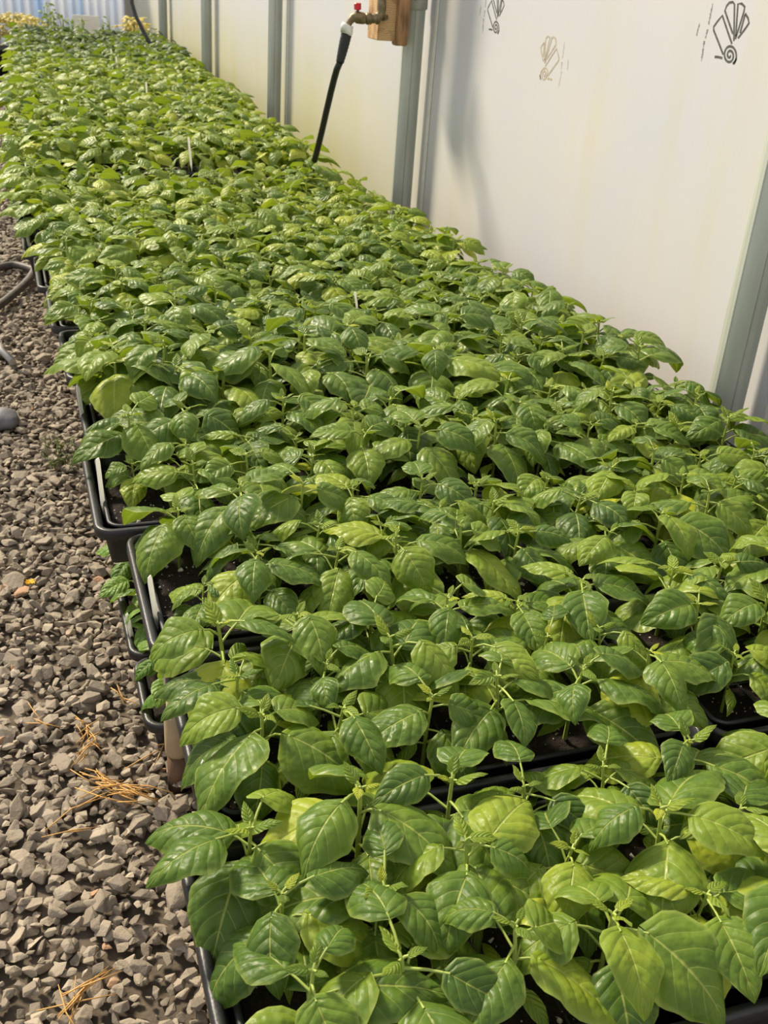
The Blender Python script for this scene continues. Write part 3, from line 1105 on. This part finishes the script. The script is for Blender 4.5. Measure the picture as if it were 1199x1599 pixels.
tapt = thing('garden_tap', 'old brass garden tap with red handle on the wooden block', 'tap', (0, 0, 0))
yt = y_near - 0.035
pts = [on_y(x, y_, yt) for x, y_ in ((596, -40), (596, 12), (594, 24), (586, 29), (575, 29))]
tube_obj('elbow', pts, [0.011, 0.0135, 0.0135, 0.0135, 0.0135], M['brass'], tapt, 18)
pts = [on_y(x, 29, yt) for x in (592, 588, 587, 580, 579, 572, 571, 568)]
tube_obj('union_nut', pts, [0.014, 0.017, 0.013, 0.013, 0.0165, 0.0165, 0.014, 0.013], M['brass'], tapt, 10)
pts = [on_y(x, y_, yt) for x, y_ in ((570, 29), (568, 29), (563, 28), (556, 27), (551, 28), (547, 33), (543, 40), (541, 46))]
tube_obj('valve_body', pts, [0.014, 0.0155, 0.0165, 0.0165, 0.0125, 0.0095, 0.0085, 0.0085], M['brass'], tapt, 18)
pts = [on_y(x, y_, yt) for x, y_ in ((559, 22), (558.5, 15))]
tube_obj('valve_spindle', pts, 0.004, M['brass'], tapt, 10)
pts = [on_y(x, y_, yt) for x, y_ in ((558.5, 15.5), (558.5, 14.5), (558.3, 5.5), (558.3, 4.5))]
tube_obj('handle', pts, [0.009, 0.0108, 0.0108, 0.009], M['red'], tapt, 8, smooth=False)['label'] = 'red tap handle'
tube_obj('supply_pipe', [on_y(596.5, -60, yt), on_y(596.5, 5, yt)], 0.0115, M['white'], tapt, 16)['label'] = 'white supply pipe stub'
tube_obj('wall_stub', [on_y(598, 29, yt), on_y(603, 27, y_near - 0.001)], 0.007, M['brass'], tapt, 10)

hs = thing('watering_hose', 'black watering hose hanging from the brass tap into the seedlings', 'hose', (0, 0, 0))
pts = [on_y(x, y_, yt) for x, y_ in ((542.5, 38.5), (542, 39.5), (541, 52), (540.5, 53))]
tube_obj('connector', pts, [0.0160, 0.0178, 0.0178, 0.0160], M['white'], hs, 18)['label'] = 'white hose connector'
pts, rd = [], []
for k in range(17):
    f = k / 16
    pts.append(on_y(541 - 10.5 * f, 53 + 45 * f, yt + 0.004 * f))
    rd.append(0.0152 - 0.0042 * f ** 2 + 0.0009 * (k % 2))
tube_obj('tape_wrap', pts, rd, M['tape'], hs, 18)
hp = [(531, 96), (526, 108), (522.5, 120), (517, 142), (510, 172), (503, 203), (496, 232), (488, 262)]
tube_obj('hose_tube', [on_y(x, y_, yt + 0.005 + 0.25 * max(0, (y_ - 96)) / 166) for x, y_ in hp], 0.0100, M['hose'], hs, 16)

# far black hose at the corner
hp = [(203, -30), (206, 5), (212, 25), (221, 43), (231, 62), (240, 78)]
o = tube_obj('hanging_hose', [on_y(x, y_, 8.0 - k * 0.06) for k, (x, y_) in enumerate(hp)], 0.013, M['hose'])
tag(o, 'black hose hanging down in the far corner by the white wall', 'hose')

# ------------------------------------------------------------------ things lying on the gravel
def ground_hose(pix, rad, z, label, mat):
    P = [on_z(x, y_, z) for x, y_ in pix]
    Q = []
    for i in range(len(P) - 1):
        p0, p1, p2, p3 = P[max(i - 1, 0)], P[i], P[i + 1], P[min(i + 2, len(P) - 1)]
        for k in range(6):
            t_ = k / 6
            Q.append(0.5 * ((2 * p1) + (p2 - p0) * t_ + (2 * p0 - 5 * p1 + 4 * p2 - p3) * t_ ** 2 + (3 * p1 - p0 - 3 * p2 + p3) * t_ ** 3))
    Q.append(P[-1])
    return tag(tube_obj('garden_hose', Q, rad, mat, None, 12), label, 'hose')


ground_hose([(-60, 436), (-20, 424), (5, 416), (25, 414), (48, 420), (70, 430)], 0.012, 0.026, 'dull dark hose crossing the gravel, farther of two strands', M['grey_hose'])
ground_hose([(-40, 505), (0, 476), (20, 460), (38, 444), (48, 432), (60, 410)], 0.012, 0.030, 'dull dark hose curving on the gravel, nearer of two strands', M['grey_hose'])
o = tube_obj('pipe_piece', [on_z(-8, 538, 0.030), on_z(2, 547, 0.030), on_z(3, 548, 0.03), on_z(20, 565, 0.028)], [0.014, 0.014, 0.009, 0.009], M['steel_pipe'], None, 12)
tag(o, 'short pale pipe fitting lying on the gravel at the left edge', 'pipe')
bm = bmesh.new()
p = on_z(4, 655, 0.022)
bmesh.ops.create_icosphere(bm, subdivisions=3, radius=1.0)
for v in bm.verts:
    s_ = 1 + 0.12 * math.sin(v.co.x * 5 + 1) * math.cos(v.co.y * 4)
    v.co = Vector((v.co.x * 0.036 * s_, v.co.y * 0.042 * s_, v.co.z * 0.024 * s_))
o = bm_obj('grey_stone', bm, simple('smooth_grey_stone', (0.17, 0.17, 0.18), 0.7, nscale=25, bump=0.3), None, True, p)
tag(o, 'large smooth grey stone on the gravel at the left edge', 'stone')


def small_blob(px, py, z, sx, sy, sz_, mat, name, label, cat):
    bm = bmesh.new()
    bmesh.ops.create_icosphere(bm, subdivisions=2, radius=1.0)
    for v in bm.verts:
        s_ = 1 + 0.2 * math.sin(v.co.x * 4 + px) * math.sin(v.co.y * 5 + py)
        v.co = Vector((v.co.x * sx * s_, v.co.y * sy * s_, v.co.z * sz_))
    o_ = bm_obj(name, bm, mat, None, True, on_z(px, py, z))
    return tag(o_, label, cat)


bm = bmesh.new()
fv = [bm.verts.new((0, 0, 0.002))]
for k in range(20):
    a = 2 * math.pi * k / 20
    rr_ = 0.006 if k % 2 else 0.009
    fv.append(bm.verts.new((rr_ * math.cos(a), rr_ * math.sin(a), 0.005 + 0.001 * math.sin(3 * a))))
for k in range(20):
    bm.faces.new((fv[0], fv[1 + k], fv[1 + (k + 1) % 20]))
r_ = bmesh.ops.extrude_face_region(bm, geom=bm.faces[:])
for v in r_['geom']:
    if isinstance(v, bmesh.types.BMVert):
        v.co.z += 0.002
o = bm_obj('fallen_flower', bm, M['petal'], None, False, on_z(48, 913, 0.026))
tag(o, 'small bright yellow flower fallen on the gravel', 'flower')


def straw_clump(px, py, px2, py2, n_, spread, label, seed, ln=0.05):
    rr = random.Random(seed)
    a, b_ = on_z(px, py, 0.024), on_z(px2, py2, 0.024)
    V, F = [], []
    d0 = (b_ - a).normalized()
    base_a = math.atan2(d0.y, d0.x)
    for k in range(n_):
        c = a.lerp(b_, rr.random()) + Vector((rr.uniform(-1, 1), rr.uniform(-1, 1), 0)) * spread
        c.z = 0.024 + rr.uniform(0, 0.008)
        an = base_a + rr.gauss(0, 0.5)
        l_ = ln * rr.uniform(0.5, 1.4)
        d = Vector((math.cos(an), math.sin(an), rr.uniform(-0.12, 0.12)))
        mid_ = c + Vector((rr.uniform(-1, 1), rr.uniform(-1, 1), 0.6)) * l_ * 0.07
        v, f = tube_np([c - d * l_ / 2, mid_, c + d * l_ / 2], [0.0006, 0.0009, 0.0005], 4)
        F.extend([tuple(i + len(V) for i in q) for q in f])
        V.extend(v)
    o_ = link('dry_straw', mesh_np('dry_straw', V, F, mats=[M['straw']]))
    return tag(o_, label, 'straw')


straw_clump(145, 1222, 225, 1246, 34, 0.012, 'largest clump of dry orange straw, on the gravel left of the tan leg', 1)
straw_clump(130, 1130, 142, 1165, 14, 0.008, 'clump of dry straw on gravel above the largest straw clump', 2, 0.035)
straw_clump(120, 1195, 138, 1172, 6, 0.006, 'few dry stalks just above the largest straw clump', 3, 0.04)
straw_clump(105, 1590, 142, 1540, 12, 0.004, 'fan of dry pine needles on the gravel near the bottom edge', 4, 0.06)
straw_clump(95, 1285, 175, 1240, 3, 0.003, 'long thin dry stalk trailing below the largest straw clump', 5, 0.09)
straw_clump(48, 1108, 72, 1142, 3, 0.003, 'thin dry twig on the gravel near the left edge', 6, 0.06)
straw_clump(185, 1085, 222, 1110, 4, 0.006, 'few dry stalks on gravel beside the low trays', 7, 0.05)
straw_clump(100, 1303, 135, 1303, 2, 0.003, 'short curved dry stalk lying by itself on the gravel', 8, 0.05)
straw_clump(225, 1190, 290, 1150, 3, 0.006, 'dry stalks lying against the foot of the tan leg', 9, 0.06)

# small weeds between the stones
rr = random.Random(5)
V, F = [], []
for k in range(70):
    c = on_z(rr.uniform(72, 125), rr.uniform(690, 735), 0.012)
    an = rr.uniform(0, 6.28)
    h_ = rr.uniform(0.012, 0.026)
    d = Vector((math.cos(an), math.sin(an), 0))
    v, f = tube_np([c, c + d * h_ * 0.3 + Vector((0, 0, h_ * 0.7)), c + d * h_ * 0.8 + Vector((0, 0, h_))], [0.0008, 0.0016, 0.0003], 4)
    F.extend([tuple(i + len(V) for i in q) for q in f])
    V.extend(v)
tag(link('weed_patch', mesh_np('weed_patch', V, F, mats=[M['weed']])), 'patch of tiny green weeds growing through the gravel', 'weeds', kind='stuff')


# ------------------------------------------------------------------ far end of the bench
def potted(px, py, y_, h_, spread, nleaf, leafm, lsize, label, name, cat, seed, potm=None, zbase=None, pr_=0.045, wr=0.5):
    rr = random.Random(seed)
    p_ = on_y(px, py, y_)
    zb_ = BZ if zbase is None else zbase
    t = thing(name, label, cat, (p_.x, y_, zb_))
    ph_ = 0.055
    V, F = tube_np([(0, 0, 0), (0, 0, 0.001), (0, 0, ph_ - 0.012), (0, 0, ph_ - 0.011), (0, 0, ph_), (0, 0, ph_ - 0.001), (0, 0, ph_ - 0.02)],
                   [pr_ * 0.70, pr_ * 0.72, pr_ * 0.92, pr_, pr_, pr_ * 0.93, pr_ * 0.88], 18)
    link('pot', mesh_np('pot', V, F, mats=[potm or M['black']]), t)
    top = p_.z - zb_ + h_ * 0.0
    total = max(0.12, top - ph_)
    LV, LF, LU, LT, SVv, SFf = [], [], [], [], [], []
    nb_ = 0
    for s_ in range(3):
        an = rr.uniform(0, 6.28)
        dx, dy = math.cos(an) * spread * 0.5 * (s_ > 0), math.sin(an) * spread * 0.5 * (s_ > 0)
        v, f = tube_np([(0, 0, ph_ - 0.02), (dx * 0.5, dy * 0.5, ph_ + total * 0.5), (dx, dy, ph_ + total * (1.0 if s_ == 0 else 0.8))], [0.004, 0.003, 0.002], 6)
        SFf.extend([tuple(i + len(SVv) for i in q) for q in f])
        SVv.extend(v)
    for k in range(nleaf):
        a = rr.uniform(0, 6.28)
        rad = spread * math.sqrt(rr.random())
        z = ph_ + total * rr.uniform(0.25, 1.0)
        rad *= 0.5 + 0.5 * math.sin(math.pi * min(1, (z - ph_) / total))
        ln = lsize * rr.uniform(0.6, 1.2)
        v, f, uv = leaf_np(ln, ln * wr, 4, 6, droop=rr.uniform(0.4, 1.3), r=rr)
        v = v @ rotm(a, rr.uniform(-0.6, 0.5), rr.uniform(-0.5, 0.5)).T + np.array([-math.sin(a) * rad, math.cos(a) * rad, z])
        LV.append(v); LF.append(f + nb_); LU.append(uv); LT.append(np.full(len(v), rr.uniform(0.3, 0.7)))
        nb_ += len(v)
    f_ = link('foliage', mesh_np('foliage', np.concatenate(LV), np.concatenate(LF), np.concatenate(LU), np.concatenate(LT), mats=[leafm]), t)
    f_.color = (0.5, 0, 0, 1)
    link('stem', mesh_np('stem', SVv, SFf, mats=[M['stem']]), t)
    return t


potted(22, 22, 9.6, 0.3, 0.17, 150, M['leaf_yellow'], 0.06, 'pale orange yellow leafy plant at the far left end of the bench', 'yellow_plant', 'plant', 1)
potted(48, 27, 9.3, 0.3, 0.10, 80, M['leaf_yellow'], 0.05, 'yellow leafy plant at the far end, right of the paler one', 'yellow_plant', 'plant', 2)
potted(208, 27, 9.1, 0.3, 0.12, 120, M['leaf_yellow'], 0.055, 'bushy yellow plant at the far right corner behind the black hose', 'yellow_plant', 'plant', 3)
potted(72, 3, 9.5, 0.5, 0.05, 26, M['leaf'], 0.05, 'tallest spindly green plant against the blue sheet wall', 'spindly_plant', 'plant', 4)
potted(82, 13, 9.3, 0.5, 0.05, 22, M['leaf'], 0.05, 'spindly green plant just right of the tallest one', 'spindly_plant', 'plant', 5)
potted(97, 22, 9.4, 0.5, 0.05, 18, M['leaf'], 0.045, 'thin green plant midway between tallest plant and white board', 'spindly_plant', 'plant', 6)
potted(112, 27, 9.2, 0.5, 0.045, 16, M['leaf_low'], 0.045, 'thin olive plant close before the left side of white board', 'spindly_plant', 'plant', 7)
potted(127, 24, 9.0, 0.5, 0.04, 14, M['leaf_low'], 0.045, 'thin olive plant standing in front of the white board', 'spindly_plant', 'plant', 8)
potted(160, 30, 9.3, 0.5, 0.035, 12, M['leaf'], 0.04, 'small thin green plant right of the white board', 'spindly_plant', 'plant', 9)
potted(170, 24, 9.4, 0.5, 0.03, 10, M['leaf'], 0.04, 'faint thin plant farther right of white board against blue wall', 'spindly_plant', 'plant', 10)

a, b_ = on_y(115, 46, 9.55), on_y(156, 26, 9.55)
t = thing('white_board', 'small white board standing behind the thin plants at the far end', 'board', ((a.x + b_.x) / 2, 9.62, BZ))
bm = bmesh.new()
add_box(bm, (-(b_.x - a.x) / 2, -0.006, 0.02), ((b_.x - a.x) / 2, 0.006, b_.z - BZ))
bm_obj('panel', bm, M['board'], t, bevel=0.002)
bm = bmesh.new()
add_box(bm, (-0.012, 0.0065, 0.0), (0.012, 0.02, b_.z - BZ - 0.05))
bm_obj('support', bm, M['greywood'], t)

# dark crate and pink-brown pot at the far left of the aisle
p = on_z(8, 118, 0.0)
t = thing('black_crate', 'dark crate standing in the aisle at the far left', 'crate', (p.x - 0.30, 8.9, 0.02))
V, F = rr_loft(0, 0.36, 0, 0.30, 0.02, [(0.02, 0.0), (0.015, 0.0), (0.004, 0.17), (0.0, 0.172), (0.0, 0.19), (0.012, 0.19), (0.018, 0.02)], 4)
link('crate_body', mesh_np('crate_body', V, F, mats=[M['black']]), t)
potted(-4, 30, 9.9, 0.4, 0.10, 90, M['leaf_yellow'], 0.06, 'peach coloured leafy plant in a terracotta pot at the left edge', 'yellow_plant', 'plant', 12, M['terracotta'], 0.02, 0.12)
